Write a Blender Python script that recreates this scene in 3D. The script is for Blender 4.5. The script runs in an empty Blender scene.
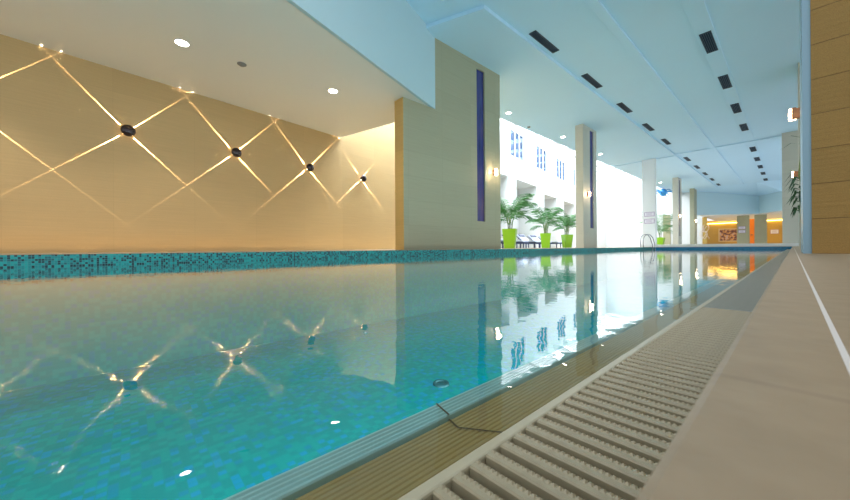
import bpy, bmesh, math, random
from mathutils import Vector, Matrix
random.seed(7)
SC = bpy.context.scene
COL = SC.collection
PI = math.pi

# ------------------------------------------------------------------ materials
def new_mat(name):
    m = bpy.data.materials.new(name); m.use_nodes = True
    nt = m.node_tree; nt.nodes.clear()
    out = nt.nodes.new('ShaderNodeOutputMaterial')
    return m, nt, out
def nd(nt, typ, ins=None, **props):
    n = nt.nodes.new(typ)
    for k, v in props.items(): setattr(n, k, v)
    for k, v in (ins or {}).items():
        s = n.inputs[k]
        if hasattr(v, 'is_output'): nt.links.new(v, s)
        elif isinstance(v, bpy.types.Node): nt.links.new(v.outputs[0], s)
        else: s.default_value = v
    return n
def rgba(c): return (c[0], c[1], c[2], 1.0)
def mth(nt, op, a, b=0.0, c=0.0): return nd(nt, 'ShaderNodeMath', {0: a, 1: b, 2: c}, operation=op).outputs[0]
def mixc(nt, f, a, b):
    n = nt.nodes.new('ShaderNodeMix'); n.data_type = 'RGBA'
    for i, v in ((0, f), (6, a), (7, b)):
        if hasattr(v, 'is_output'): nt.links.new(v, n.inputs[i])
        else: n.inputs[i].default_value = v if i == 0 else rgba(v)
    return n.outputs[2]
def ramp(nt, fac, stops, interp='LINEAR'):
    n = nt.nodes.new('ShaderNodeValToRGB'); n.color_ramp.interpolation = interp
    e = n.color_ramp.elements
    while len(e) < len(stops): e.new(0.5)
    for k, (p, c) in enumerate(stops): e[k].position = p; e[k].color = rgba(c)
    nt.links.new(fac, n.inputs[0]); return n.outputs[0]
def coords(nt): return nd(nt, 'ShaderNodeNewGeometry').outputs['Position']
def simple(name, col, rough=0.6, metal=0.0, noise=0.08, scale=6.0, bump=0.0, spec=0.5, emit=None, estr=0.0):
    m, nt, out = new_mat(name)
    tc = nd(nt, 'ShaderNodeTexCoord').outputs['Object']
    nz = nd(nt, 'ShaderNodeTexNoise', {'Vector': tc, 'Scale': scale, 'Detail': 4.0})
    c = mixc(nt, nz.outputs[0], tuple(x*(1-noise) for x in col), tuple(min(1, x*(1+noise)) for x in col))
    b = nd(nt, 'ShaderNodeBsdfPrincipled', {'Base Color': c, 'Roughness': rough, 'Metallic': metal, 'Specular IOR Level': spec})
    if emit: b.inputs['Emission Color'].default_value = rgba(emit); b.inputs['Emission Strength'].default_value = estr
    if bump:
        bp = nd(nt, 'ShaderNodeBump', {'Height': nz.outputs[0], 'Strength': bump, 'Distance': 0.01})
        nt.links.new(bp.outputs[0], b.inputs['Normal'])
    nt.links.new(b.outputs[0], out.inputs[0]); return m
def emissive(name, col, s):
    m, nt, out = new_mat(name)
    e = nd(nt, 'ShaderNodeEmission', {'Color': rgba(col), 'Strength': s})
    nt.links.new(e.outputs[0], out.inputs[0]); return m

def tile_mat(name, col, tw, th, joint=0.004, jdark=0.8, streak=0.12, rough=0.55, grain=0.1, bump=0.25, gs=90.0):
    """large stone tiles with fine horizontal combing; (x+y, z) runs over any upright face"""
    m, nt, out = new_mat(name)
    p = nd(nt, 'ShaderNodeSeparateXYZ', {0: coords(nt)})
    u = mth(nt, 'ADD', p.outputs[0], p.outputs[1]); v = p.outputs[2]
    w = nd(nt, 'ShaderNodeCombineXYZ', {0: u, 1: v}).outputs[0]
    br = nd(nt, 'ShaderNodeTexBrick', {'Vector': w, 'Scale': 1.0, 'Color1': rgba(col), 'Color2': rgba(tuple(x*0.93 for x in col)),
            'Mortar': rgba(tuple(x*jdark for x in col)), 'Mortar Size': joint, 'Brick Width': tw, 'Row Height': th}, offset=0.0)
    sv = nd(nt, 'ShaderNodeVectorMath', {0: w, 1: (1.2, 42.0, 1.0)}, operation='MULTIPLY').outputs[0]
    n1 = nd(nt, 'ShaderNodeTexNoise', {'Vector': sv, 'Scale': 1.0, 'Detail': 5.0})
    n2 = nd(nt, 'ShaderNodeTexNoise', {'Vector': coords(nt), 'Scale': gs, 'Detail': 3.0})
    f = mth(nt, 'MULTIPLY_ADD', mth(nt, 'SUBTRACT', n1.outputs[0], 0.5), streak*2, 1.0)
    f = mth(nt, 'MULTIPLY', f, mth(nt, 'MULTIPLY_ADD', mth(nt, 'SUBTRACT', n2.outputs[0], 0.5), grain*2, 1.0))
    c = nd(nt, 'ShaderNodeVectorMath', {0: br.outputs[0], 1: nd(nt, 'ShaderNodeCombineXYZ', {0: f, 1: f, 2: f}).outputs[0]}, operation='MULTIPLY').outputs[0]
    hgt = mth(nt, 'SUBTRACT', mth(nt, 'ADD', n1.outputs[0], mth(nt, 'MULTIPLY', n2.outputs[0], 0.6)), mth(nt, 'MULTIPLY', br.outputs[1], 1.5))
    bp = nd(nt, 'ShaderNodeBump', {'Height': hgt, 'Strength': bump, 'Distance': 0.004})
    b = nd(nt, 'ShaderNodeBsdfPrincipled', {'Base Color': c, 'Roughness': rough, 'Normal': bp.outputs[0]})
    nt.links.new(b.outputs[0], out.inputs[0]); return m

def mosaic_mat(name, size, cols, grout, axis, rough=0.25, gw=0.07):
    """square glass mosaic; axis picks the two world axes of the face"""
    m, nt, out = new_mat(name)
    p = nd(nt, 'ShaderNodeSeparateXYZ', {0: coords(nt)})
    if axis == 'xy': a, b_ = p.outputs[0], p.outputs[1]
    else: a, b_ = mth(nt, 'ADD', p.outputs[0], p.outputs[1]), p.outputs[2]
    a = mth(nt, 'DIVIDE', a, size); b_ = mth(nt, 'DIVIDE', b_, size)
    cell = nd(nt, 'ShaderNodeCombineXYZ', {0: mth(nt, 'FLOOR', a), 1: mth(nt, 'FLOOR', b_)}).outputs[0]
    wn = nd(nt, 'ShaderNodeTexWhiteNoise', {'Vector': cell}, noise_dimensions='3D').outputs[0]
    c = ramp(nt, wn, cols, 'CONSTANT')
    fa = mth(nt, 'ABSOLUTE', mth(nt, 'SUBTRACT', mth(nt, 'FRACT', a), 0.5)); fb = mth(nt, 'ABSOLUTE', mth(nt, 'SUBTRACT', mth(nt, 'FRACT', b_), 0.5))
    g = mth(nt, 'GREATER_THAN', mth(nt, 'MAXIMUM', fa, fb), 0.5-gw)
    c = mixc(nt, g, c, grout)
    b = nd(nt, 'ShaderNodeBsdfPrincipled', {'Base Color': c, 'Roughness': rough})
    nt.links.new(b.outputs[0], out.inputs[0]); return m

M = {}
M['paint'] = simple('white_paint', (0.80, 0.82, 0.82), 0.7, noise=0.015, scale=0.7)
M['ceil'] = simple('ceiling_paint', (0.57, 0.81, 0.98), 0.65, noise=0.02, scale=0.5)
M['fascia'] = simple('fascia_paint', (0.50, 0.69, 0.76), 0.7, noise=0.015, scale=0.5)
M['lowceil'] = simple('low_ceiling_paint', (0.78, 0.79, 0.77), 0.7, noise=0.015, scale=0.5)
M['tan'] = tile_mat('tan_wall_tile', (0.56, 0.395, 0.19), 1.19, 3.3, joint=0.003, jdark=0.9, streak=0.10, grain=0.08, rough=0.6)
M['olive'] = tile_mat('olive_beige_tile', (0.40, 0.395, 0.27), 1.2, 0.62, joint=0.006, jdark=0.88, streak=0.10, grain=0.10)
M['brown'] = tile_mat('brown_textured_tile', (0.37, 0.225, 0.06), 3.0, 0.161, joint=0.0016, jdark=0.55, streak=0.04, grain=0.42, bump=0.9, gs=330.0, rough=0.7)
M['beige'] = tile_mat('beige_tile', (0.60, 0.58, 0.48), 1.2, 0.62, joint=0.006, jdark=0.9, streak=0.06)
M['pale'] = tile_mat('pale_grey_tile', (0.56, 0.55, 0.47), 1.2, 0.62, joint=0.006, jdark=0.9, streak=0.06)
M['gold'] = tile_mat('gold_wall', (0.52, 0.33, 0.07), 1.2, 0.8, joint=0.006, jdark=0.85, streak=0.1)
M['orange'] = simple('orange_door', (0.75, 0.22, 0.02), 0.45)
M['khaki'] = simple('khaki_panel', (0.42, 0.40, 0.25), 0.6, scale=3)
M['white_metal'] = simple('white_metal', (0.82, 0.83, 0.84), 0.3)
M['steel'] = simple('polished_steel', (0.33, 0.34, 0.40), 0.12, 1.0, noise=0.03)
M['bronze'] = simple('dark_bronze', (0.060, 0.050, 0.055), 0.22, 0.75, noise=0.1)
M['vent'] = simple('vent_dark', (0.010, 0.028, 0.055), 0.9, 0.0)
M['vent_slat'] = simple('vent_slat', (0.018, 0.045, 0.08), 0.5, 0.0)
M['frame_blue'] = simple('blue_grey_metal', (0.26, 0.42, 0.52), 0.35, 0.25, noise=0.05, scale=3)
M['pot'] = simple('lime_pot', (0.30, 0.62, 0.02), 0.35, noise=0.04)
M['soil'] = simple('soil', (0.05, 0.035, 0.02), 0.9, noise=0.4, scale=40)
M['leaf'] = simple('palm_leaf', (0.045, 0.22, 0.04), 0.45, noise=0.35, scale=3)
M['leaf2'] = simple('dark_leaf', (0.03, 0.10, 0.03), 0.45, noise=0.35, scale=3)
M['stem'] = simple('palm_stem', (0.20, 0.27, 0.07), 0.6, noise=0.2, scale=12)
M['fabric'] = simple('pale_blue_fabric', (0.62, 0.67, 0.82), 0.85, noise=0.06, scale=30)
M['navy'] = simple('navy_metal', (0.03, 0.05, 0.14), 0.4)
M['copper'] = simple('copper_metal', (0.42, 0.20, 0.11), 0.3, 0.8)
M['lampglow'] = emissive('lamp_glow', (1.0, 0.70, 0.42), 30)
M['downglow'] = emissive('downlight_glow', (1.0, 0.90, 0.74), 40)
M['cove'] = emissive('cove_glow', (1.0, 0.66, 0.16), 9)
M['sign'] = simple('sign_white', (0.80, 0.78, 0.84), 0.4, noise=0.02)
M['sign_edge'] = simple('sign_violet', (0.34, 0.20, 0.40), 0.4)
M['sign_ink'] = simple('sign_ink', (0.45, 0.36, 0.52), 0.5)
M['wood'] = simple('pale_wood_frame', (0.62, 0.50, 0.30), 0.5)
M['art_strand'] = simple('pink_white_strand', (0.85, 0.70, 0.58), 0.4)
M['ornament'] = simple('blue_ornament', (0.05, 0.33, 0.75), 0.15, noise=0.3, scale=4)
M['grate'] = simple('grate_plastic', (0.46, 0.41, 0.28), 0.22, noise=0.12, scale=120, bump=0.05)
M['grate_far'] = simple('grate_grey', (0.34, 0.35, 0.29), 0.35, noise=0.12, scale=90)
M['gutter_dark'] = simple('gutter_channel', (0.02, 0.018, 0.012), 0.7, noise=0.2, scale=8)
M['bar'] = simple('edge_bar_tile', (0.56, 0.52, 0.37), 0.35, noise=0.1, scale=40)
M['ledge'] = simple('ribbed_ledge_tile', (0.46, 0.32, 0.115), 0.4, noise=0.12, scale=25)
M['ledge_joint'] = simple('ledge_joint', (0.10, 0.055, 0.015), 0.6)
M['strip'] = simple('ribbed_edge_tile', (0.42, 0.68, 0.66), 0.35, noise=0.08, scale=30)
M['fitting'] = simple('inlet_fitting', (0.02, 0.16, 0.20), 0.25, 0.3, noise=0.5, scale=9)
M['sensor'] = simple('sensor_plastic', (0.22, 0.22, 0.21), 0.4)
M['band'] = mosaic_mat('waterline_mosaic', 0.0225, [(0, (0.004, 0.03, 0.045)), (0.27, (0.01, 0.12, 0.15)), (0.42, (0.0, 0.27, 0.28)), (0.72, (0.0, 0.37, 0.36))], (0.05, 0.32, 0.32), 'wall', rough=0.5)
M['band_far'] = mosaic_mat('waterline_mosaic_blue', 0.0225, [(0, (0.004, 0.05, 0.13)), (0.3, (0.0, 0.15, 0.32)), (0.65, (0.0, 0.22, 0.42))], (0.04, 0.26, 0.42), 'wall')
M['pool'] = mosaic_mat('pool_mosaic', 0.05, [(0, (0.0, 0.36, 0.37)), (0.40, (0.0, 0.42, 0.42)), (0.72, (0.0, 0.34, 0.54)), (0.86, (0.0, 0.38, 0.68))], (0.0, 0.38, 0.39), 'xy', gw=0.04)
M['poolwall'] = mosaic_mat('pool_wall_mosaic', 0.045, [(0, (0.0, 0.31, 0.32)), (0.5, (0.0, 0.36, 0.36)), (0.8, (0.0, 0.28, 0.42))], (0.0, 0.33, 0.34), 'wall', gw=0.04)

def deck_mat():
    m, nt, out = new_mat('deck_stone')
    P = coords(nt); p = nd(nt, 'ShaderNodeSeparateXYZ', {0: P})
    n1 = nd(nt, 'ShaderNodeTexNoise', {'Vector': P, 'Scale': 60.0, 'Detail': 4.0})
    n2 = nd(nt, 'ShaderNodeTexNoise', {'Vector': P, 'Scale': 1.4, 'Detail': 3.0})
    c = mixc(nt, n1.outputs[0], (0.28, 0.212, 0.13), (0.42, 0.325, 0.21))
    c = mixc(nt, mth(nt, 'MULTIPLY', n2.outputs[0], 0.35), c, (0.40, 0.325, 0.23))
    jx = mth(nt, 'LESS_THAN', mth(nt, 'ABSOLUTE', mth(nt, 'SUBTRACT', p.outputs[0], 0.0118)), 0.0009)
    jy = mth(nt, 'LESS_THAN', mth(nt, 'ABSOLUTE', mth(nt, 'SUBTRACT', mth(nt, 'FRACT', mth(nt, 'DIVIDE', mth(nt, 'ADD', p.outputs[1], 0.18), 0.62)), 0.5)), 0.0028)
    c = mixc(nt, mth(nt, 'MULTIPLY', jy, 0.25), c, (0.20, 0.15, 0.11))
    c = mixc(nt, jx, c, (0.78, 0.76, 0.73))
    bp = nd(nt, 'ShaderNodeBump', {'Height': n1.outputs[0], 'Strength': 0.25, 'Distance': 0.002})
    b = nd(nt, 'ShaderNodeBsdfPrincipled', {'Base Color': c, 'Roughness': 0.5, 'Normal': bp.outputs[0]})
    nt.links.new(b.outputs[0], out.inputs[0]); return m
M['deck'] = deck_mat()

def water_mat():
    m, nt, out = new_mat('pool_water')
    P = coords(nt)
    n1 = nd(nt, 'ShaderNodeTexNoise', {'Vector': P, 'Scale': 26.0, 'Detail': 1.0, 'Roughness': 0.4})
    n2 = nd(nt, 'ShaderNodeTexNoise', {'Vector': P, 'Scale': 3.0, 'Detail': 1.0})
    h = mth(nt, 'ADD', mth(nt, 'MULTIPLY', n1.outputs[0], 0.11), mth(nt, 'MULTIPLY', n2.outputs[0], 0.3))
    bp = nd(nt, 'ShaderNodeBump', {'Height': h, 'Strength': 1.0, 'Distance': WAVE*0.85})
    fr = nd(nt, 'ShaderNodeFresnel', {'IOR': 1.28, 'Normal': bp.outputs[0]})
    tr = nd(nt, 'ShaderNodeBsdfTransparent', {'Color': rgba((0.90, 0.97, 0.96))})
    gl = nd(nt, 'ShaderNodeBsdfGlossy', {'Color': rgba((1, 1, 1)), 'Roughness': 0.0, 'Normal': bp.outputs[0]})
    mx = nd(nt, 'ShaderNodeMixShader', {0: fr.outputs[0], 1: tr.outputs[0], 2: gl.outputs[0]})
    nt.links.new(mx.outputs[0], out.inputs[0]); return m
WAVE = 0.004
M['water'] = water_mat()

def pane_mat(name, col, refl=0.08):
    m, nt, out = new_mat(name)
    tr = nd(nt, 'ShaderNodeBsdfTransparent', {'Color': rgba(col)})
    gl = nd(nt, 'ShaderNodeBsdfGlossy', {'Color': rgba((1, 1, 1)), 'Roughness': 0.02})
    mx = nd(nt, 'ShaderNodeMixShader', {0: refl, 1: tr.outputs[0], 2: gl.outputs[0]})
    nt.links.new(mx.outputs[0], out.inputs[0]); return m
M['pane'] = pane_mat('blue_window_pane', (0.16, 0.40, 0.66))
def slot_mat():
    m, nt, out = new_mat('blue_slot_glass')
    P = coords(nt)
    v = nd(nt, 'ShaderNodeVectorMath', {0: P, 1: (6.0, 6.0, 1.1)}, operation='MULTIPLY').outputs[0]
    n = nd(nt, 'ShaderNodeTexNoise', {'Vector': v, 'Scale': 0.9, 'Detail': 4.0})
    c = ramp(nt, n.outputs[0], [(0.25, (0.012, 0.018, 0.09)), (0.5, (0.035, 0.045, 0.22)), (0.62, (0.07, 0.05, 0.17)), (0.8, (0.10, 0.09, 0.26))])
    b = nd(nt, 'ShaderNodeBsdfPrincipled', {'Base Color': c, 'Roughness': 0.18})
    nt.links.new(b.outputs[0], out.inputs[0]); return m
M['slot'] = slot_mat()
def art_mat():
    m, nt, out = new_mat('painting')
    tc = nd(nt, 'ShaderNodeTexCoord').outputs['Object']
    n = nd(nt, 'ShaderNodeTexNoise', {'Vector': tc, 'Scale': 3.6, 'Detail': 4.0})
    c = ramp(nt, n.outputs[0], [(0.3, (0.03, 0.02, 0.05)), (0.45, (0.16, 0.07, 0.08)), (0.55, (0.62, 0.33, 0.10)), (0.68, (0.45, 0.40, 0.48))])
    b = nd(nt, 'ShaderNodeBsdfPrincipled', {'Base Color': c, 'Roughness': 0.4})
    nt.links.new(b.outputs[0], out.inputs[0]); return m
M['painting'] = art_mat()

# ------------------------------------------------------------------ mesh helpers
class MB:
    def __init__(s): s.v = []; s.f = []
    def box(s, x0, x1, y0, y1, z0, z1, mat=None):
        b = len(s.v)
        pts = [(x0,y0,z0),(x1,y0,z0),(x1,y1,z0),(x0,y1,z0),(x0,y0,z1),(x1,y0,z1),(x1,y1,z1),(x0,y1,z1)]
        s.v += [tuple(mat @ Vector(p)) if mat else p for p in pts]
        s.f += [tuple(b+i for i in q) for q in ((0,3,2,1),(4,5,6,7),(0,1,5,4),(1,2,6,5),(2,3,7,6),(3,0,4,7))]; return s
    def poly(s, pts):
        b = len(s.v); s.v += [tuple(p) for p in pts]; s.f.append(tuple(range(b, b+len(pts)))); return s
    def prism(s, pts, z0, z1):
        n = len(pts); b = len(s.v)
        s.v += [(p[0],p[1],z0) for p in pts] + [(p[0],p[1],z1) for p in pts]
        s.f.append(tuple(b+n-1-i for i in range(n))); s.f.append(tuple(b+n+i for i in range(n)))
        for i in range(n): j = (i+1) % n; s.f.append((b+i, b+j, b+n+j, b+n+i))
        return s
    def extrude_y(s, prof, y0, y1):
        """closed profile of (x,z) points drawn along y"""
        n = len(prof); b = len(s.v)
        s.v += [(p[0],y0,p[1]) for p in prof] + [(p[0],y1,p[1]) for p in prof]
        s.f.append(tuple(b+i for i in range(n))); s.f.append(tuple(b+n+n-1-i for i in range(n)))
        for i in range(n): j = (i+1) % n; s.f.append((b+i, b+n+i, b+n+j, b+j))
        return s
    def lathe(s, prof, mat=None, seg=24):
        b = len(s.v); n = len(prof)
        for k in range(seg):
            a = 2*PI*k/seg
            for r, z in prof:
                p = Vector((r*math.cos(a), r*math.sin(a), z)); s.v.append(tuple(mat @ p if mat else p))
        for k in range(seg):
            k2 = (k+1) % seg
            for i in range(n-1): s.f.append((b+k*n+i, b+k2*n+i, b+k2*n+i+1, b+k*n+i+1))
        return s
    def tube(s, pts, r, seg=8, r1=None):
        pts = [Vector(p) for p in pts]; n = len(pts); b = len(s.v); up = Vector((0.13,0.21,0.97))
        for i, p in enumerate(pts):
            d = (pts[min(i+1,n-1)] - pts[max(i-1,0)]).normalized()
            a = d.cross(up)
            if a.length < 1e-3: a = d.cross(Vector((1,0,0)))
            a.normalize(); c = d.cross(a); rr = r if r1 is None else r + (r1-r)*i/(n-1)
            for k in range(seg):
                t = 2*PI*k/seg; s.v.append(tuple(p + a*rr*math.cos(t) + c*rr*math.sin(t)))
        for i in range(n-1):
            for k in range(seg):
                k2 = (k+1) % seg; s.f.append((b+i*seg+k, b+i*seg+k2, b+(i+1)*seg+k2, b+(i+1)*seg+k))
        s.f.append(tuple(b+seg-1-k for k in range(seg))); s.f.append(tuple(b+(n-1)*seg+k for k in range(seg)))
        return s
    def build(s, name, mat, parent=None, loc=None, smooth=False, bevel=0.0, normals=True):
        me = bpy.data.meshes.new(name); me.from_pydata(s.v, [], s.f); me.update()
        if normals:
            bm = bmesh.new(); bm.from_mesh(me); bmesh.ops.recalc_face_normals(bm, faces=bm.faces); bm.to_mesh(me); bm.free()
        me.materials.append(M[mat] if isinstance(mat, str) else mat)
        if smooth:
            for p in me.polygons: p.use_smooth = True
        o = bpy.data.objects.new(name, me); COL.objects.link(o)
        if parent: o.parent = parent
        if loc: o.location = loc
        if bevel:
            md = o.modifiers.new('bevel', 'BEVEL'); md.width = bevel; md.segments = 2; md.limit_method = 'ANGLE'
        return o
def tag(o, label, cat, group=None, kind=None):
    o['label'] = label; o['category'] = cat
    if group: o['group'] = group
    if kind: o['kind'] = kind
    return o
def thing(name, label, cat, loc=(0,0,0), rz=0.0, group=None):
    o = bpy.data.objects.new(name, None); COL.objects.link(o); o.empty_display_size = 0.1
    o.location = loc; o.rotation_euler = (0,0,rz); return tag(o, label, cat, group)
def struct(o): o['kind'] = 'structure'; return o
def dup(root, loc, rz=None, label=None):
    r = root.copy(); COL.objects.link(r); r.location = loc
    if rz is not None: r.rotation_euler = (0,0,rz)
    if label: r['label'] = label
    for ch in list(root.children):
        c = ch.copy(); COL.objects.link(c); c.parent = r
        for g in list(ch.children):
            d = g.copy(); COL.objects.link(d); d.parent = c
    return r
def light(name, typ, loc, energy, col=(1,1,1), rot=(0,0,0), **kw):
    l = bpy.data.lights.new(name, typ); l.energy = energy; l.color = col
    for k, v in kw.items(): setattr(l, k, v)
    o = bpy.data.objects.new(name, l); COL.objects.link(o); o.location = loc; o.rotation_euler = rot; return o

# ------------------------------------------------------------------ plan: pool runs along +y, deck top is z = 0
ZW = -0.129                # water level
XL, XE = -5.2, -0.017      # left pool edge, right deck edge
YB, YF = -5.0, 22.0        # pool ends
ZC = 5.788                 # main ceiling
ZS = 3.768                 # low ceiling
WD = Vector((-0.149, 0.989, 0)); WN = Vector((0.989, 0.149, 0)); W0 = Vector((-9.077, -1.633, 0))
def wall(y, off=0.0):      # point of the long left wall at this y
    t = (y - W0.y)/WD.y; return W0 + WD*t + WN*off

# ---- camera
cam = bpy.data.cameras.new('camera'); co = bpy.data.objects.new('camera', cam); COL.objects.link(co)
cam.sensor_width = 36.0; cam.lens = 330.0/850.0*36.0; cam.clip_start = 0.004; cam.clip_end = 300
cam.shift_y = -1.92/850.0
ROLL = math.atan(0.00688)
YAW = math.atan(368.0/330.0)
co.matrix_world = Matrix.Translation((0,0,0.038)) @ Matrix.Rotation(YAW,4,'Z') @ Matrix.Rotation(PI/2,4,'X') @ Matrix.Rotation(-ROLL,4,'Z')
cam.dof.use_dof = True; cam.dof.focus_distance = 0.9; cam.dof.aperture_fstop = 20.0
SC.camera = co

# ---- floor, steps, basin
f = MB()
f.box(-18, XL, -8, 60, -0.15, 0)
f.box(XL, 7, YF, 60, -0.15, 0)
f.box(XL, XE, -8, YB, -0.15, 0)
struct(f.build('floor', 'deck'))
r = MB(); r.box(XE, 7, -8, YF, -0.30, 0)
o = struct(r.build('floor', 'deck', bevel=0.0025))
struct(MB().box(-6.1, 7, 22.8, 60, 0, 0.15).build('floor', 'paint', bevel=0.01))
b = MB()
b.poly([(XL,YB,-1.35),(-0.281,YB,-1.35),(-0.281,YF,-1.35),(XL,YF,-1.35)])
struct(b.build('floor', 'pool', normals=False))
b = MB(); b.box(XL-0.1, XL, YB, YF, -1.4, -0.15); b.box(XL, -0.281, YF, YF+0.1, -1.4, -0.15); b.box(XL,-0.281,YB-0.1,YB,-1.4,-0.15); b.box(-0.281,-0.254,YB,YF,-1.4,-0.16)
struct(b.build('wall_pool', 'poolwall'))
b = MB(); b.box(XL-0.02, XL+0.004, YB, YF+0.004, -0.30, -0.004)
struct(b.build('trim_1', 'band'))
b = MB(); b.box(XL+0.004, XE, YF-0.004, YF+0.02, -0.30, -0.004)
struct(b.build('trim_2', 'band_far'))
# right edge: ribbed lip under water, sloped ribbed ledge, thin bar, gutter channel
prof = [(-0.281,-0.20)]
n = 5
for i in range(n):
    x0 = -0.281 + 0.0284*i/n; w = 0.0284/n
    prof += [(x0+w*0.1,-0.1465),(x0+w*0.3,-0.145),(x0+w*0.7,-0.145),(x0+w*0.9,-0.1465)]
prof += [(-0.2526,-0.20)]
struct(MB().extrude_y(prof, YB, YF).build('trim_3', 'strip'))
prof = [(-0.2524,-0.22)]
n = 12
for i in range(n):
    x0 = -0.2524 + 0.0776*i/n; w = 0.0776/n; z = -0.150 + 0.013*i/n
    prof += [(x0+w*0.08,z-0.0012),(x0+w*0.3,z),(x0+w*0.75,z),(x0+w*0.92,z-0.0012)]
prof += [(-0.1748,-0.22)]
struct(MB().extrude_y(prof, YB, YF).build('trim_4', 'ledge'))
struct(MB().box(-0.1748,-0.1640,YB,YF,-0.25,-0.1265).build('trim_5', 'bar', bevel=0.002))
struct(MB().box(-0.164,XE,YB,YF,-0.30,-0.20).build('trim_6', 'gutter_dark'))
jt = MB()
for k in range(-3, 22):   # wandering tile joints across lip and ledge
    y = 0.262 + k*0.93
    for (xa,ya,za),(xb,yb,zb) in (((-0.281,y+0.006,-0.1448),(-0.2524,y-0.002,-0.1446)),((-0.2524,y-0.002,-0.1496),(-0.23,y-0.012,-0.1458)),((-0.23,y-0.012,-0.1458),(-0.1748,y+0.008,-0.1372))):
        jt.poly([(xa,ya-0.0012,za),(xb,yb-0.0012,zb),(xb,yb+0.0012,zb),(xa,ya+0.0012,za)])
struct(jt.build('trim_7', 'ledge_joint', normals=False))
w = MB(); w.poly([(XL,YB,ZW),(-0.1745,YB,ZW),(-0.1745,YF,ZW),(XL,YF,ZW)])
tag(w.build('pool_water', 'water', normals=False), 'clear turquoise pool water filling the long basin with calm rippled reflections', 'water', kind='stuff')

# ---- gutter grates
def slat_mesh():
    m = MB(); L = 0.1425; W = 0.0098
    prof = [(-W/2,-0.015),(-W/2,-0.0015),(-W/2+0.0012,0),(W/2-0.0012,0),(W/2,-0.0015),(W/2,-0.015)]
    n0 = len(m.v)
    m.v += [(-0.1632,p[0],p[1]) for p in prof] + [(-0.1632+L,p[0],p[1]) for p in prof]; n = 6
    m.f += [tuple(range(n)), tuple(2*n-1-i for i in range(n))] + [(i, i+n, (i+1)%n+n, (i+1)%n) for i in range(n)]
    k = 34
    for i in range(k):            # knurled ridge along the far side of the slat
        x = -0.1632 + L*(i+0.5)/k; b = len(m.v); a = L/k*0.42
        for yy in (0.0026,):
            m.v += [(x-a,yy-0.0022,0),(x+a,yy-0.0022,0),(x+a,yy+0.0022,0),(x-a,yy+0.0022,0),(x,yy,0.0018)]
            m.f += [(b,b+1,b+4),(b+1,b+2,b+4),(b+2,b+3,b+4),(b+3,b,b+4)]
    return m
PITCH = 0.0193
gr = thing('gutter_grate', 'beige overflow grate of ribbed slats nearest along the deck edge', 'grate', (0,0,-0.126))
first = None
y = 0.06; cnt = 0
while y < 1.16:
    if first is None:
        first = slat_mesh().build('slat', 'grate', gr); first.location = (0,y,0)
    else:
        o = first.copy(); COL.objects.link(o); o.parent = gr; o.location = (0,y,0)
    y += PITCH
MB().box(-0.06,-0.052,0.05,1.16,-0.02,-0.0148).build('connecting_rod','grate',gr)
MB().box(-0.13,-0.122,0.05,1.16,-0.02,-0.0148).build('connecting_rod','grate',gr)
gf = thing('gutter_grate', 'grey wet overflow grate running on to the far end of the pool', 'grate', (0,0,-0.126))
sf = None; ys = y
for k in range(99):
    if sf is None:
        sf = MB().box(-0.1632,-0.0207,-0.0058,0.0058,-0.012,0).build('slat','grate_far',gf); sf.location = (0,y,0)
    else:
        o = sf.copy(); COL.objects.link(o); o.parent = gf; o.location = (0,y,0)
    y += PITCH
m = MB()
while y < YF-0.02:
    m.box(-0.1632,-0.0207,y-0.0058,y+0.0058,-0.012,0); y += PITCH
m.build('slats', 'grate_far', gf)['kind'] = 'stuff'
MB().box(-0.06,-0.052,ys-.006,YF-0.02,-0.016,-0.0118).build('connecting_rod','grate_far',gf)
MB().box(-0.13,-0.122,ys-.006,YF-0.02,-0.016,-0.0118).build('connecting_rod','grate_far',gf)

# ---- pool floor inlet
t = thing('floor_inlet', 'round dark fitting set in the turquoise pool floor', 'fitting', (-2.4,2.36,-1.35))
MB().lathe([(0.0,0.012),(0.045,0.012),(0.055,0.006),(0.06,0.0)], seg=28).build('cover','fitting',t,smooth=True)
MB().lathe([(0.062,0.0),(0.064,0.02),(0.078,0.02),(0.085,0.0)], seg=28).build('ring','fitting',t,smooth=True)

# ---- main ceiling
c = MB(); c.box(-8.5, 7, 2.6, 42.4, ZC, ZC+0.35); struct(c.build('ceiling', 'ceil'))  # stops short out of view, roof left open there to add sky light
SD = 0.10   # dropped slab over the column row; its rim runs beside the vents
# the slab hangs below the ceiling
c = MB(); c.prism([(-8.5,5.5),(-6.3,5.7),(-4.85,6.28),(-4.85,25.2),(-8.5,25.2)], ZC-SD, ZC-0.001); struct(c.build('ceiling','ceil'))
c = MB(); c.prism([(-8.5,25.42),(-4.85,25.42),(-4.85,42.35),(-8.5,42.35)], ZC-SD, ZC-0.001); struct(c.build('ceiling','ceil'))
struct(MB().box(-3.20,-2.98,2.6,25.2,ZC-0.06,ZC-0.001).build('trim_8','ceil',bevel=0.01))
struct(MB().box(-3.20,-2.98,25.6,42.3,ZC-0.06,ZC-0.001).build('trim_9','ceil',bevel=0.01))
struct(MB().box(-1.74,-1.36,2.6,25.2,ZC-0.03,ZC-0.001).build('trim_10','ceil',bevel=0.01))
struct(MB().box(-1.74,-1.36,25.6,42.3,ZC-0.03,ZC-0.001).build('trim_11','ceil',bevel=0.01))
struct(MB().box(-4.85,7,25.25,25.55,ZC-0.07,ZC-0.001).build('trim_12','ceil',bevel=0.01))

for k in range(5): struct(MB().box(-5+2.9*k,-4.9+2.9*k,-8,2.6,ZC+0.05,ZC+0.3).build('trim_%d'%(50+k),'white_metal'))  # bars across the unseen roof opening made for extra daylight
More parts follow.
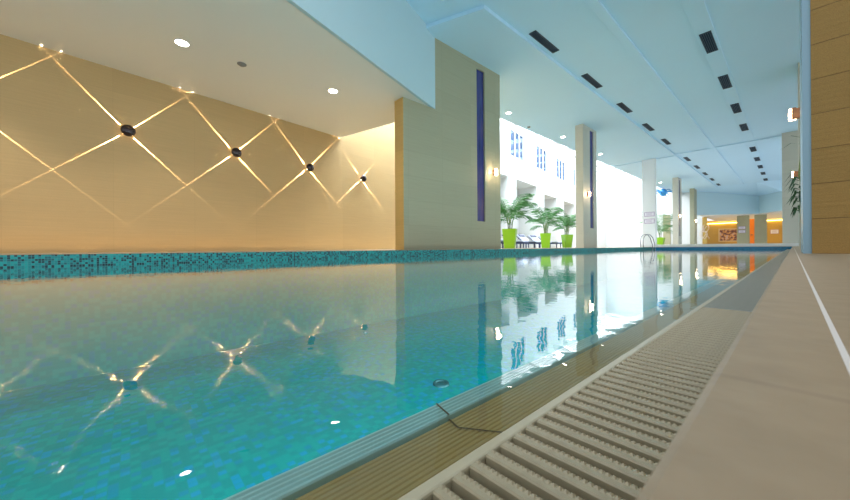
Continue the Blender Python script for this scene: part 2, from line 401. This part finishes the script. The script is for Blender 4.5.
# ---- low ceiling over the recess and its fascia
FA, FB = (-6.45,6.3), (-3.15,-3.9)
pA = wall(-8); pB = wall(5.3)
c = MB(); c.prism([(pA.x-0.3,-8),(FB[0]-0.06,-8),(FB[0]-0.06,FB[1]),(FA[0]-0.06,FA[1]-0.02),(-6.75,5.5),(-7.9,5.87),(pB.x-0.05,5.3)], ZS, ZS+0.18)
struct(c.build('ceiling','lowceil'))
d = (Vector(FA)-Vector(FB)).normalized(); nn = Vector((d.y,-d.x))*0.07
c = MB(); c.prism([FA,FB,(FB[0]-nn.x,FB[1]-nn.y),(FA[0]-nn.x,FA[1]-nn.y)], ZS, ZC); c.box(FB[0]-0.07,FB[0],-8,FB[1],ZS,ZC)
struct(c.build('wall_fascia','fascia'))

# ---- the long left wall: tan tile in the recess, white with windows and niches in the atrium
def wall_run(name, y0, y1, z0, z1, holes, mat, thick=0.3):
    t0 = 0; L = (y1-y0)/WD.y; P = wall(y0)
    hs = [((a-y0)/WD.y,(b-y0)/WD.y,c,d) for a,b,c,d in holes]
    ts = sorted({0,L}|{h[0] for h in hs}|{h[1] for h in hs}); zs = sorted({z0,z1}|{h[2] for h in hs}|{h[3] for h in hs})
    R = Matrix(((WD.x,WN.x,0,P.x),(WD.y,WN.y,0,P.y),(0,0,1,0),(0,0,0,1)))
    m = MB()
    for i in range(len(ts)-1):
        for j in range(len(zs)-1):
            tm, zm = (ts[i]+ts[i+1])/2, (zs[j]+zs[j+1])/2
            if any(h[0]<tm<h[1] and h[2]<zm<h[3] for h in hs): continue
            m.box(ts[i],ts[i+1],-thick,0,zs[j],zs[j+1],R)
    return struct(m.build(name, mat))
wall_run('wall_left', -9, 12.0, 0, 8.6, [], 'tan')
WIN = [(18.25,20.42),(22.6,24.85),(27.2,29.5),(32,34.3),(37,39.3)]
NIC = [(13.5,14.9,4.55),(16.0,17.9,4.55),(19.1,22.7,4.57),(24.2,27.2,4.2),(29,32.5,4.2),(35,39,4.2)]
wall_run('wall_atrium', 12.0, 47, 0, 8.6, [(a,b,5.95,7.78) for a,b in WIN]+[(a,b,0.0,z) for a,b,z in NIC], 'paint', 0.45)
for k,(a,b,z) in enumerate(NIC):   # niche backs
    P = wall(a); L = (b-a)/WD.y
    R = Matrix(((WD.x,WN.x,0,P.x),(WD.y,WN.y,0,P.y),(0,0,1,0),(0,0,0,1)))
    struct(MB().box(-0.05,L+0.05,-1.5,-1.45,0,z+0.3,R).box(-0.05,0,-1.45,-0.45,0,z+.3,R).box(L,L+0.05,-1.45,-0.45,0,z+.3,R).box(0,L,-1.45,-0.45,z,z+0.3,R).build('wall_niche','paint'))
for k,(a,b) in enumerate(WIN):
    P = wall(a); L = (b-a)/WD.y
    R = Matrix(((WD.x,WN.x,0,P.x),(WD.y,WN.y,0,P.y),(0,0,1,0),(0,0,0,1)))
    wo = struct(MB().box(0,L,-0.10,-0.08,5.95,7.78,R).build('window_%d'%(k+1),'pane'))
    fm = MB()
    for tt in (0.0, L*0.33, L*0.66, L-0.09): fm.box(tt,tt+0.09,-0.13,-0.04,5.95,7.78,R)
    fm.box(0,L,-0.13,-0.04,5.95,6.03,R); fm.box(0,L,-0.13,-0.04,7.68,7.78,R)
    fm.build('window_frame','white_metal',wo)
# atrium roof beams and rim
bm_ = 0
for k in range(14):
    y = 11.0 + 2.55*k; P = wall(y)
    struct(MB().box(P.x,-8.3,y-0.13,y+0.13,7.95,8.35).build('trim_%d'%(20+k),'paint'))
struct(MB().box(-8.5,-8.25,6,47,ZC+0.35,8.6).build('wall_rim','paint'))
struct(MB().box(-8.5,-8.25,42.4,47,ZC,ZC+.35).build('wall_rim','paint'))
struct(MB().box(-17.5,-6.6,46.6,46.9,0,8.6).build('wall_far','paint'))
struct(MB().box(-12.2,-8.0,4.6,4.75,ZS+0.18,8.6).build('wall_upper','paint'))

# ---- columns of the left row
def column(label, x0, x1, y0, y1, slot=None, mat='olive', z0=0.0, ztop=None, group='columns beside the pool'):
    zt = ztop or ZC-SD
    t = thing('column', label, 'column', ((x0+x1)/2,(y0+y1)/2,z0), group=group)
    lx, ly = t.location.x, t.location.y
    m = MB()
    if slot:
        s0,s1,za,zb = slot; dp = 0.07
        m.box(x0-lx,x1-dp-lx,y0-ly,y1-ly,0,zt-z0)
        m.box(x1-dp-lx,x1-lx,y0-ly,s0-ly,0,zt-z0); m.box(x1-dp-lx,x1-lx,s1-ly,y1-ly,0,zt-z0)
        m.box(x1-dp-lx,x1-lx,s0-ly,s1-ly,0,za-z0); m.box(x1-dp-lx,x1-lx,s0-ly,s1-ly,zb-z0,zt-z0)
    else: m.box(x0-lx,x1-lx,y0-ly,y1-ly,0,zt-z0)
    m.build('shaft', mat, t)
    if slot: MB().box(x1-0.07-lx,x1-0.05-lx,s0-ly,s1-ly,za-z0,zb-z0).build('glass_strip','slot',t)
    return t
M['endtile_warm'] = tile_mat('olive_tile_warm_lit', (0.62, 0.42, 0.15), 1.2, 0.62, joint=0.006, jdark=0.88)  # column tile with the warm light on its end put into the colour
c1 = column('broad olive tiled wall column left of the green pots, with tall blue glass slot', -6.74,-6.4,5.05,9.08,(7.89,8.28,0.85,5.51))
MB().box(-0.172,0.168,-2.027,-2.015,0,ZS).build('warm_lit_end','endtile_warm',c1)  # added skin; the end face is really the same tile as the shaft
column('slim olive column with a blue slot right of the green pots', -6.75,-6.4,15.5,17.05,(16.26,16.7,0.93,5.58),'pale')
column('pale column carrying the pair of white notice plates', -6.6,-5.87,25.1,25.4,None,'paint', 0.15)
column('narrow column with dark slot, standing right of the plate column', -6.62,-6.25,33.4,34.7,(33.8,34.3,0.9,5.55),'beige',0.15)
column('narrow column farthest along the row, beside the gold lobby', -6.75,-6.4,41.0,42.3,None,'olive',0.15)

# ---- right side
t = thing('tiled_pillar', 'brown rough tiled pillar at the right edge of the photo', 'pillar', (0.36,2.7,0))
MB().box(-0.301,0.6,-0.34,0.5,0,ZC).build('shaft','brown',t)
MB().box(-0.328,-0.301,-0.33,0.3,0,ZC).build('edge_trim','frame_blue',t)
MB().box(-0.3285,-0.3279,-0.30,-0.295,0.9,ZC).build('joint','vent',t)
column('pale beige column half hidden behind the blue pillar trim, lamp nearest', 0.10,0.7,7.7,9.1,None,'beige',0,ZC,'columns along the right deck')
column('pale beige column seen as a thin strip next to the blue pillar trim', 0.13,0.7,15.7,17.0,None,'beige',0,ZC,'columns along the right deck')
column('wide pale beige column beyond the pool end, on the right', -0.36,0.75,24.9,26.0,None,'beige',0.15,ZC,'columns along the right deck')

# ---- gallery at the far end
struct(MB().prism([(-6.5,43.0),(-2.2,46.2),(-0.6,43.6),(7,43.4),(7,58),(-6.5,58)],3.22,3.4).build('ceiling','paint'))
bk = MB(); sl = MB()
BPT = [(-6.6,42.9,5.6),(-2.2,46.1,4.95),(-0.6,43.5,4.9),(7,43.3,5.0)]
for (xa,ya,za),(xb,yb,zb) in zip(BPT[:-1],BPT[1:]):
    n0 = len(bk.v)
    bk.v += [(xa,ya,3.2),(xb,yb,3.2),(xb,yb+.15,3.2),(xa,ya+.15,3.2),(xa,ya,za),(xb,yb,zb),(xb,yb+.15,zb),(xa,ya+.15,za)]
    bk.f += [tuple(n0+i for i in q) for q in ((0,3,2,1),(4,5,6,7),(0,1,5,4),(1,2,6,5),(2,3,7,6),(3,0,4,7))]
    sl.poly([(xa,42.35,ZC),(xb,42.35,ZC),(xb,yb+0.1,zb)]); sl.poly([(xa,42.35,ZC),(xb,yb+0.1,zb),(xa,ya+0.1,za)])
sl.poly([(-8.5,42.3,ZC+.3),(7,42.3,ZC+.3),(7,47,ZC+.3),(-8.5,47,ZC+.3)])
struct(bk.build('wall_bulkhead','fascia'))
struct(sl.build('ceiling','ceil'))
struct(MB().box(-11,7,57.5,57.8,0.15,3.4).build('wall_gallery','gold'))
def far(px, Y):  # helper: x on the plane y = Y for a bearing measured in the plan
    k = (px-425)/330.0; s_, c_ = math.sin(YAW), math.cos(YAW)
    return Y*(k*c_-s_)/(k*s_+c_)
struct(MB().box(-9.2,far(692,49),49.0,49.2,0.15,3.3).build('wall_gallery_left','gold'))
struct(MB().box(far(737,48),far(749.5,48),48,48.3,0.15,3.22).build('wall_panel','khaki'))
struct(MB().box(far(754.5,48),far(767,48),48,48.3,0.15,3.22).build('wall_panel','khaki'))
struct(MB().box(far(663.2,46.5),far(670.5,46.5),46.5,46.6,0.15,3.7).build('wall_panel','khaki'))
do = struct(MB().box(far(748.5,51),far(755.5,51),51,51.1,0.15,3.0).build('door_1','orange'))
MB().box(far(750,51)+0.1,far(750,51)+0.2,50.94,51,1.2,1.3).build('door_handle','steel',do)
struct(MB().box(far(707,57),far(737,57),57.3,57.45,2.95,3.05).build('trim_40','cove'))
struct(MB().box(far(767,57),far(790,57),57.3,57.45,3.02,3.12).build('trim_41','cove'))
struct(MB().box(far(702.5,46.5),far(707,46.5),46.5,46.7,0.15,3.2).build('wall_post','gold'))

# picture
xa, xb = far(718.5,57), far(737.3,57)
t = thing('framed_picture', 'wide painting in a pale frame on the gold lobby wall', 'picture', ((xa+xb)/2,57.42,1.45))
hw = (xb-xa)/2*0.92; hh = 0.72
fr = MB(); fr.box(-hw-0.12,hw+0.12,0,0.06,hh,hh+0.12); fr.box(-hw-0.12,hw+0.12,0,0.06,-hh-0.12,-hh); fr.box(-hw-0.12,-hw,0,0.06,-hh,hh); fr.box(hw,hw+0.12,0,0.06,-hh,hh)
fr.build('frame','wood',t); MB().box(-hw,hw,0.02,0.06,-hh,hh).build('canvas','painting',t)

# notice plates: pale plate, violet border, faint lines of print
def plate(label, x, y, z, w, h, group=None):
    t = thing('notice_sign', label, 'sign', (x,y,z), group=group)
    MB().box(-w/2,w/2,-0.012,0,-h/2,h/2).build('border','sign_edge',t)
    pn = MB().box(-w/2+0.03,w/2-0.03,-0.018,-0.012,-h/2+0.03,h/2-0.03).build('panel','sign',t)
    for k in range(3):
        ww = w*(0.36,0.3,0.33)[k]; zz = h*(0.2-0.2*k)
        MB().box(-ww,ww*0.8,-0.020,-0.018,zz-h*0.035,zz+h*0.035).build('print_line','sign_ink',pn)
    return t
plate('upper white notice plate with violet border on the pale column', -6.20,25.1,2.13,0.56,0.28,'notice plates')
plate('lower white notice plate with violet border on the pale column', -6.20,25.1,1.68,0.56,0.30,'notice plates')
x = far(742,48); plate('upper pale notice plate on the khaki panel beside the orange door', x,48,1.95,0.55,0.30,'lobby notice plates'); plate('lower pale notice plate on the khaki panel beside the orange door', x,48,1.55,0.55,0.30,'lobby notice plates')
plate('small pale notice plate on the gold wall at the far right', far(774.5,57),57.5,1.72,0.7,0.5,'lobby notice plates')

# stranded wall art
def strands(label, x, y, z, h, seed):
    rnd = random.Random(seed); t = thing('wall_ornament', label, 'ornament', (x,y,z))
    for k in range(5):
        ph = rnd.random()*6; p = [((k-2)*0.13+0.14*math.sin(ph+i*0.9), -0.06-0.02*math.sin(i), -h/2+h*i/9*(0.75+0.25*rnd.random())) for i in range(10)]
        MB().tube(p,0.022,6).build('strand','art_strand',t,smooth=True)
    MB().box(-0.25,0.25,-0.03,0,-0.04,0.04).build('bracket','art_strand',t)
strands('twisted pale strands hung on the gold wall between the two narrow columns', far(684.5,48.8),49.0,1.9,1.9,3)
strands('twisted pale strands hung on the bright gold post right of the last column', far(704.5,46.5),46.5,1.6,1.6,4)

# hanging blue ornament in the atrium
t = thing('hanging_ornament', 'bright blue glassy ornament hanging high between the columns', 'ornament', (far(663.5,38),38,5.2))
rnd = random.Random(9)
MB().lathe([(0.0,-0.38),(0.2,-0.30),(0.33,-0.05),(0.3,0.18),(0.14,0.33),(0.0,0.36)],seg=16).build('core','ornament',t,smooth=True)
for k in range(11):
    a = rnd.random()*2*PI; e = (rnd.random()-0.5)*1.6; d = Vector((math.cos(a)*math.cos(e),math.sin(a)*math.cos(e),math.sin(e)*0.7))
    p = [d*0.25, d*0.45+Vector((0,0,0.08)), d*0.66+Vector((0.05,0,0.05)), d*0.74+Vector((0.1,0.03,-0.08))]
    MB().tube(p,0.06,6,0.025).build('spiral','ornament',t,smooth=True)
MB().tube([(0,0,0.3),(0,0,2.9)],0.012,5).build('cord','steel',t)

# ---- ceiling vents
def vent(label, x, y, L, W):
    t = thing('ceiling_vent', label, 'vent', (x,y,ZC), group='air vents in the ceiling')
    z1 = 0 if W < 0.23 else -0.03
    fr = MB(); fr.box(-W/2,W/2,-L/2,-L/2+0.03,z1-0.02,z1); fr.box(-W/2,W/2,L/2-0.03,L/2,z1-0.02,z1); fr.box(-W/2,-W/2+0.02,-L/2,L/2,z1-0.02,z1); fr.box(W/2-0.02,W/2,-L/2,L/2,z1-0.02,z1)
    fr = fr.build('frame','vent_slat',t)
    MB().box(-W/2+0.02,W/2-0.02,-L/2+0.03,L/2-0.03,z1-0.006,z1-0.001).build('backing','vent',t)
    nsl = 5
    for k in range(nsl):
        xx = -W/2+0.02+(W-0.04)*(k+0.5)/nsl
        MB().box(xx-0.006,xx+0.006,-L/2+0.03,L/2-0.03,z1-0.018,z1-0.006).build('louvre','vent_slat',fr)
ORD = ['nearest the camera','second along','third along','fourth along','fifth along','sixth along','seventh along','eighth along','ninth along','farthest']
Y1 = [8.7,11.98,15.3,18.65,21.95,27.4,30.7,34.05,37.4,41.0]
Y2 = [12.15,15.5,18.8,22.1,27.5,30.85,34.0,37.3,40.9]
for k, y in enumerate(Y1): vent('dark louvred air vent beside the dropped ceiling slab, %s of the left row' % ORD[k], -4.62,y,1.32,0.20)
for k, y in enumerate(Y2): vent('dark louvred air vent in the right ceiling strip, %s of that row' % (ORD[k] if k < 8 else 'farthest'), -1.55,y,1.28,0.25)

# ---- downlights and detectors
def downlight(label, x, y, z, e=45, glow='downglow', col=(1.0,0.86,0.66), group='recessed downlights'):
    t = thing('recessed_downlight', label, 'downlight', (x,y,z), group=group)
    MB().lathe([(0.10,0.0),(0.10,-0.006),(0.118,-0.008),(0.125,0.0)],seg=28).build('rim','white_metal',t,smooth=True)
    MB().lathe([(0.0,-0.004),(0.10,-0.004)],seg=28).build('lens',glow,t)
    l = light('downlight_lamp','SPOT',(x,y,z-0.03),e,col,spot_size=math.radians(110),spot_blend=0.6,shadow_soft_size=0.06); return t
downlight('bright recessed downlight in the low ceiling, larger one at upper left', -7.34,0.73,ZS,140)
downlight('bright recessed downlight in the low ceiling, right of the smoke detector', -7.25,3.61,ZS,90)
downlight('added unseen downlight in the low ceiling beyond the left edge of the photo', -7.43,-2.15,ZS,190)  # added out of view to wash the left wall with warm light
downlight('small recessed downlight in the ceiling just right of the broad column', -7.95,11.9,ZC-SD,60)
downlight('small recessed downlight in the ceiling left of the slim slotted column', -7.85,16.6,ZC-SD,60)
downlight('small recessed downlight in the ceiling right of the slim slotted column', -7.8,21.4,ZC-SD,60)
downlight('small recessed downlight in the ceiling right of the plate column', -7.8,35.0,ZC-SD,60)
def detector(label, x, y, z, r):
    t = thing('smoke_detector', label, 'detector', (x,y,z))
    MB().lathe([(r,0.0),(r,-0.012),(r*0.85,-0.02)],seg=24).build('base','sensor',t,smooth=True)
    MB().lathe([(0.0,-0.045),(r*0.5,-0.04),(r*0.7,-0.02),(r*0.85,-0.02)],seg=24).build('cap','sensor',t,smooth=True)
detector('grey round smoke detector between the downlights of the low ceiling', -7.39,1.71,ZS,0.085)
detector('tiny grey detector in the ceiling beside the small atrium downlights', -8.25,14.0,ZC-SD,0.08)

# ---- four-beam ball lamps on the tan wall
def beam_nodes(l, h):
    l.use_nodes = True; nt = l.node_tree; em = nt.nodes['Emission']
    tc = nd(nt,'ShaderNodeTexCoord').outputs['Normal']
    p = nd(nt,'ShaderNodeSeparateXYZ',{0:tc}); dz,dy,nz = p.outputs; dx = mth(nt,'MULTIPLY',nz,-1.0)
    az = mth(nt,'MAXIMUM',mth(nt,'ABSOLUTE',dz),0.002)
    r_ = mth(nt,'DIVIDE',h,az)
    perp = mth(nt,'MULTIPLY',dy,r_)
    wd = mth(nt,'MULTIPLY_ADD',r_,0.0030,0.0045)
    q = mth(nt,'DIVIDE',perp,wd)
    g = mth(nt,'EXPONENT',mth(nt,'MULTIPLY',mth(nt,'MULTIPLY',q,q),-1.0))
    pr = mth(nt,'DIVIDE',0.0015,mth(nt,'ADD',mth(nt,'MULTIPLY',dz,dz),0.011))
    st = mth(nt,'MULTIPLY',g,pr)
    st = mth(nt,'MULTIPLY',st,mth(nt,'GREATER_THAN',dx,0.1))
    st = mth(nt,'MULTIPLY',st,mth(nt,'LESS_THAN',dz,0.03))
    nt.links.new(st, em.inputs['Strength'])
    em.inputs['Color'].default_value = (1,1,1,1)
SCN = ['leftmost in view, above the tall mosaic','second from the left','third from the left','farthest, nearest the broad column']
BASE = Matrix(((WD.x,0,WN.x,0),(WD.y,0,WN.y,0),(0,1,0,0),(0,0,0,1)))   # local x along wall, y up, z off the wall
if BASE.determinant() < 0: BASE = Matrix(((-WD.x,0,WN.x,0),(-WD.y,0,WN.y,0),(0,1,0,0),(0,0,0,1)))
SCONCE_Y = [-2.09,-0.02,2.04,4.10,6.16]
def sconce(k, y):
    P = wall(y); P.z = 2.517
    lab = 'dark bronze ball wall lamp throwing four light beams, ' + (SCN[k-1] if k else 'beyond the left edge of the photo')
    t = thing('ball_sconce', lab, 'wall lamp', group='ball lamps on the tan wall'); t.matrix_world = Matrix.Translation(P) @ BASE
    MB().lathe([(0.0,0.0),(0.055,0.0),(0.055,0.02),(0.03,0.026),(0.03,0.052)],seg=20).build('wall_plate','bronze',t,smooth=True)
    pr = [(0.0,0.049)]+[(0.122*math.sin(a),0.135-0.085*math.cos(a)) for a in [PI*(i+0.6)/14 for i in range(13)]]+[(0.0,0.222)]
    ball = MB().lathe(pr,seg=28).build('ball','bronze',t,smooth=True)
    for q,a in enumerate((47,133,-43,-137)):
        a = math.radians(a); c_,s_ = math.cos(a),math.sin(a)
        MB().lathe([(0.0,0.0),(0.014,0.0),(0.016,-0.006)],Matrix.Translation((0.085*c_,0.085*s_,0.062)) @ Matrix.Rotation(a,4,'Z') @ Matrix.Rotation(PI/2,4,'Y'),seg=12).build('lens','lampglow',ball)
        hh = 0.045
        lo = light('sconce_beam','SPOT',(0,0,0),BEAM,(1.0,0.76,0.50),shadow_soft_size=0.004,spot_size=math.radians(76),spot_blend=0.2)
        lo.matrix_world = Matrix.Translation(P) @ BASE @ Matrix.Rotation(a,4,'Z') @ Matrix.Translation((0.10,0,hh)) @ Matrix(((0,0,-1,0),(0,1,0,0),(1,0,0,0),(0,0,0,1)))
        beam_nodes(lo.data, hh)
BEAM = 26000.0
for k, y in enumerate(SCONCE_Y): sconce(k, y)

# ---- small copper wall lamps on the columns
def wall_lamp(label, x, y, z, e=14, rz=0.0):
    t = thing('column_lamp', label, 'wall lamp', (x,y,z), rz, 'copper lamps on the columns')
    MB().box(0,0.05,-0.055,0.055,-0.09,0.09).build('body','copper',t)
    MB().lathe([(0.0,-0.10),(0.045,-0.10),(0.05,0.0),(0.045,0.10),(0.0,0.10)],Matrix.Translation((0.095,0,0)),seg=16).build('diffuser','lampglow',t,smooth=True)
    for sy in (-0.03,0.05): MB().box(0.05,0.105,sy-0.012,sy+0.012,-0.105,0.105).build('fin','copper',t)
    light('column_lamp_glow','POINT',(x+(0.19 if rz == 0 else -0.19),y,z),e,(1.0,0.72,0.45),shadow_soft_size=0.03)
wall_lamp('small glowing copper lamp on the broad column, beside the first green pot', -6.4,8.72,2.44)
wall_lamp('small glowing copper lamp on the slim slotted column', -6.4,15.95,2.5)
wall_lamp('tiny glowing lamp on the narrow column with the dark slot', -6.25,33.55,2.5,8)
wall_lamp('tiny glowing lamp on the farthest narrow column', -6.4,41.1,2.5,8)
wall_lamp('glowing copper lamp sticking out beside the blue pillar trim, upper one', 0.10,9.0,2.42,14,PI)
wall_lamp('glowing copper lamp lower down in front of the wide beige column', 0.13,16.6,2.42,14,PI)

# ---- palms in lime pots
def frond(L, lift, az, twist, rnd, mat, wscale=1.0, n=20):
    m = MB(); pts = []
    for i in range(n+1):
        s = i/n; rad = L*(0.10*s+0.55*s**1.7); zz = L*(lift*s - 0.55*s**3.0)
        pts.append(Vector((rad*math.cos(az),rad*math.sin(az),zz)))
    m.tube(pts,0.007,5,0.002)
    side = Vector((-math.sin(az),math.cos(az),0))
    for i in range(6,n):
        s = i/n; ll = L*0.36*wscale*math.sin(PI*min(1,(s-0.16)/0.84*0.88+0.10)); d = (pts[i+1]-pts[i-1]).normalized()
        for sg in (-1,1):
            q = (side*sg*0.85 + d*0.75 + Vector((0,0,-0.18-0.25*rnd.random()))).normalized()
            p0 = pts[i]; p1 = p0+q*ll*0.5+Vector((0,0,0.02)); p2 = p0+q*ll+Vector((0,0,-0.14*ll)); w = d*0.019*(0.8+wscale*0.4)
            b = len(m.v); m.v += [tuple(p0-w*0.5),tuple(p0+w*0.5),tuple(p1+w),tuple(p2),tuple(p1-w)]; m.f += [(b,b+1,b+2,b+4),(b+4,b+2,b+3)]
    return m
def palm(label, x, y, z, ph, pw, height, seed, nf=15, group='palms in lime pots'):
    rnd = random.Random(seed); t = thing('potted_palm', label, 'potted plant', (x,y,z), rnd.random(), group)
    a, bt = pw/2, pw*0.36
    m = MB(); th = 0.03
    for (r0,r1) in ((a,bt),):
        v = [(-bt,-bt,0),(bt,-bt,0),(bt,bt,0),(-bt,bt,0),(-a,-a,ph),(a,-a,ph),(a,a,ph),(-a,a,ph),(-a+th,-a+th,ph),(a-th,-a+th,ph),(a-th,a-th,ph),(-a+th,a-th,ph),(-a+th,-a+th,ph-0.08),(a-th,-a+th,ph-0.08),(a-th,a-th,ph-0.08),(-a+th,a-th,ph-0.08)]
        m.v += v; m.f += [(3,2,1,0)]+[(i,(i+1)%4,4+(i+1)%4,4+i) for i in range(4)]+[(4+i,4+(i+1)%4,8+(i+1)%4,8+i) for i in range(4)]+[(8+i,8+(i+1)%4,12+(i+1)%4,12+i) for i in range(4)]
    m.build('pot','pot',t)
    MB().box(-a+th,a-th,-a+th,a-th,ph-0.1,ph-0.06).build('soil','soil',t)
    base = [(0.0,0.0),(0.07,0.03),(-0.06,0.05),(0.02,-0.07),(-0.04,-0.04)]
    for (bx,by) in base:
        MB().tube([(bx,by,ph-0.07),(bx*1.6,by*1.6,ph+height*0.16),(bx*2.2,by*2.2,ph+height*0.28)],0.022,7,0.014).build('stem','stem',t,smooth=True)
    for k in range(nf):
        bx,by = base[k%5]; az = 2*PI*k/nf*2.4+rnd.random()*0.6; lift = (0.62+0.45*rnd.random()) if k%2 else 1.25+0.15*rnd.random()
        L = height*(0.72+0.34*rnd.random())
        o = frond(L,lift,az,0,rnd,'leaf',1.0).build('frond','leaf',t,normals=False); o.location = (bx*1.3,by*1.3,ph+height*0.04)
palm('tall palm in a lime green square pot, leftmost beside the broad column', -8.0,12.0,0,0.82,0.56,1.85,11,18)
palm('bushy palm in a lime green square pot, middle one in front of the loungers', -9.05,17.0,0,0.80,0.56,1.95,12,17)
palm('palm in a lime green square pot, rightmost next to the slim column', -9.25,20.0,0,0.80,0.52,1.75,23,16)
palm('dark leafy palm in a lime green pot behind the ladder, right of the plate column', far(660,36),36,0.15,0.7,0.7,2.6,31,15)

# tall spiky plant on the right deck
t = thing('tall_spiky_plant', 'tall dark spiky leaved plant peeking out beside the blue pillar trim', 'potted plant', (0.36,14.0,0))
MB().lathe([(0.0,0),(0.16,0),(0.2,0.42),(0.18,0.42),(0.17,0.36),(0.0,0.36)],seg=20).build('pot','sensor',t,smooth=True)
MB().tube([(0,0,0.3),(-0.03,0,1.2),(-0.24,0,2.0),(-0.16,0,3.05)],0.03,7,0.018).build('stem','stem',t,smooth=True)
rnd = random.Random(5)
for k in range(72):
    top = k < 14
    z = (2.85+0.2*rnd.random()) if top else (1.0+1.05*rnd.random())
    az = rnd.random()*2*PI; L = 0.46 if top else 0.32; d = Vector((math.cos(az),math.sin(az),0)); s_ = Vector((-d.y,d.x,0))*0.026
    p0 = Vector((-0.24 if not top else -0.16,0,z)); p1 = p0+d*L*0.5+Vector((0,0,(0.10 if top else 0.04)*(1 if rnd.random()>.3 else -.6))); p2 = p0+d*L+Vector((0,0,-0.05 if top else -0.22))
    m = MB(); m.v = [tuple(p0-s_*0.5),tuple(p0+s_*0.5),tuple(p1+s_),tuple(p2),tuple(p1-s_)]; m.f = [(0,1,2,4),(4,2,3)]
    m.build('leaf','leaf2',t,normals=False)

# ---- loungers in the atrium
def lounger(label, x, y, rz):
    t = thing('sun_lounger', label, 'sun lounger', (x,y,0), rz, 'loungers in the atrium')
    m = MB(); m.box(-0.35,1.55,-0.36,-0.31,0.26,0.32); m.box(-0.35,1.55,0.31,0.36,0.26,0.32); m.box(1.5,1.55,-0.36,0.36,0.26,0.32); m.box(-0.35,-0.3,-0.36,0.36,0.26,0.32)
    m.build('frame','navy',t)
    MB().box(0.30,1.52,-0.32,0.32,0.32,0.40).build('seat_cushion','fabric',t,bevel=0.02)
    R = Matrix.Translation((0.30,0,0.36)) @ Matrix.Rotation(math.radians(38),4,'Y')
    bc = MB().box(-0.74,0,-0.32,0.32,-0.04,0.04,R).build('back_cushion','fabric',t,bevel=0.02)
    MB().box(-0.76,0,-0.35,0.35,-0.075,-0.045,R).build('back_frame','navy',t)
    MB().box(-0.70,-0.52,-0.26,0.26,0.04,0.10,R).build('pillow','navy',bc,bevel=0.02)
    for sx in (-0.25,1.40):
        for sy in (-0.335,0.335): MB().box(sx-0.025,sx+0.025,sy-0.02,sy+0.02,0,0.27).build('leg','navy',t)
    for sy in (-0.3,0.3): MB().tube([(-0.25,sy,0.3),(-0.15,sy,0.68)],0.012,6).build('back_prop','navy',t)
LB = ['behind the leftmost green pot','between the left and middle green pots','just behind the middle green pot','between the middle and right green pots','behind the right green pot','far down the row, hidden by the slim column']
for k in range(6): lounger('pale blue cushioned lounger with navy frame '+LB[k], -10.3-0.16*k*1.9, 12.6+1.9*k, math.radians(-8+3*(k%2)))

# ---- pool ladder at the far left corner
t = thing('pool_ladder', 'polished steel pool ladder with two looped rails at the far pool corner', 'ladder', (XL,21.05,0))
for dy in (0.0,0.5):
    p = [(-0.42,dy,0.0),(-0.42,dy,0.42),(-0.38,dy,0.60),(-0.26,dy,0.70),(-0.10,dy,0.69),(0.03,dy,0.52),(0.12,dy,0.16),(0.14,dy,-0.2),(0.14,dy,-1.0)]
    q = []
    for i in range(len(p)-1):
        for s in range(4): q.append(tuple(p[i][j]+(p[i+1][j]-p[i][j])*s/4 for j in range(3)))
    q.append(p[-1]); MB().tube(q,0.02,8).build('rail','steel',t,smooth=True)
for z in (-0.35,-0.62,-0.9): MB().box(0.10,0.20,0,0.5,z,z+0.025).build('tread','steel',t)

# ------------------------------------------------------------------ light
W = bpy.data.worlds.new('sky'); SC.world = W; W.use_nodes = True
bg = W.node_tree.nodes['Background']; bg.inputs[0].default_value = (0.93,0.95,1.0,1); bg.inputs[1].default_value = 1.15
# daylight in the atrium skylight; unseen right and rear sides stay open for sky fill
light('atrium_skylight','AREA',(-10.9,26,8.6),5500,(0.86,0.94,1.0),(0,0,math.radians(8)),shape='RECTANGLE',size=4.6,size_y=40)
light('pool_fill','AREA',(-0.30,8,-0.36),390,(0.88,1.0,0.97),(0,math.radians(90),0),shape='RECTANGLE',size=0.3,size_y=24)   # unseen underwater fill, added to brighten the basin and its water
pw = wall(2.0, 0.22)
light('base_uplight','AREA',(pw.x,pw.y,0.03),16,(1.0,0.66,0.34),(PI,0,math.atan2(-WD.x,WD.y)),shape='RECTANGLE',size=0.06,size_y=15)
light('recess_skylight','AREA',(-9.6,7.6,8.4),1500,(0.86,0.93,1.0),(0,0,math.radians(8)),shape='RECTANGLE',size=2.6,size_y=4.2)
# lobby lamps
light('lobby_lamp','AREA',(-4.2,52,3.15),120,(1.0,0.62,0.20),(0,0,0),shape='RECTANGLE',size=3,size_y=7)
light('lobby_lamp','AREA',(-0.8,52,3.15),95,(1.0,0.62,0.20),(0,0,0),shape='RECTANGLE',size=3,size_y=7)

# ------------------------------------------------------------------ view
vs = SC.view_settings; vs.view_transform = 'Standard'; vs.look = 'None'; vs.exposure = 0.0; vs.gamma = 1.0; vs.use_curve_mapping = False
cy = SC.cycles
cy.use_denoising = True; cy.max_bounces = 8; cy.diffuse_bounces = 4; cy.glossy_bounces = 4; cy.transparent_max_bounces = 10
cy.sample_clamp_indirect = 0.0; cy.caustics_reflective = False; cy.caustics_refractive = False
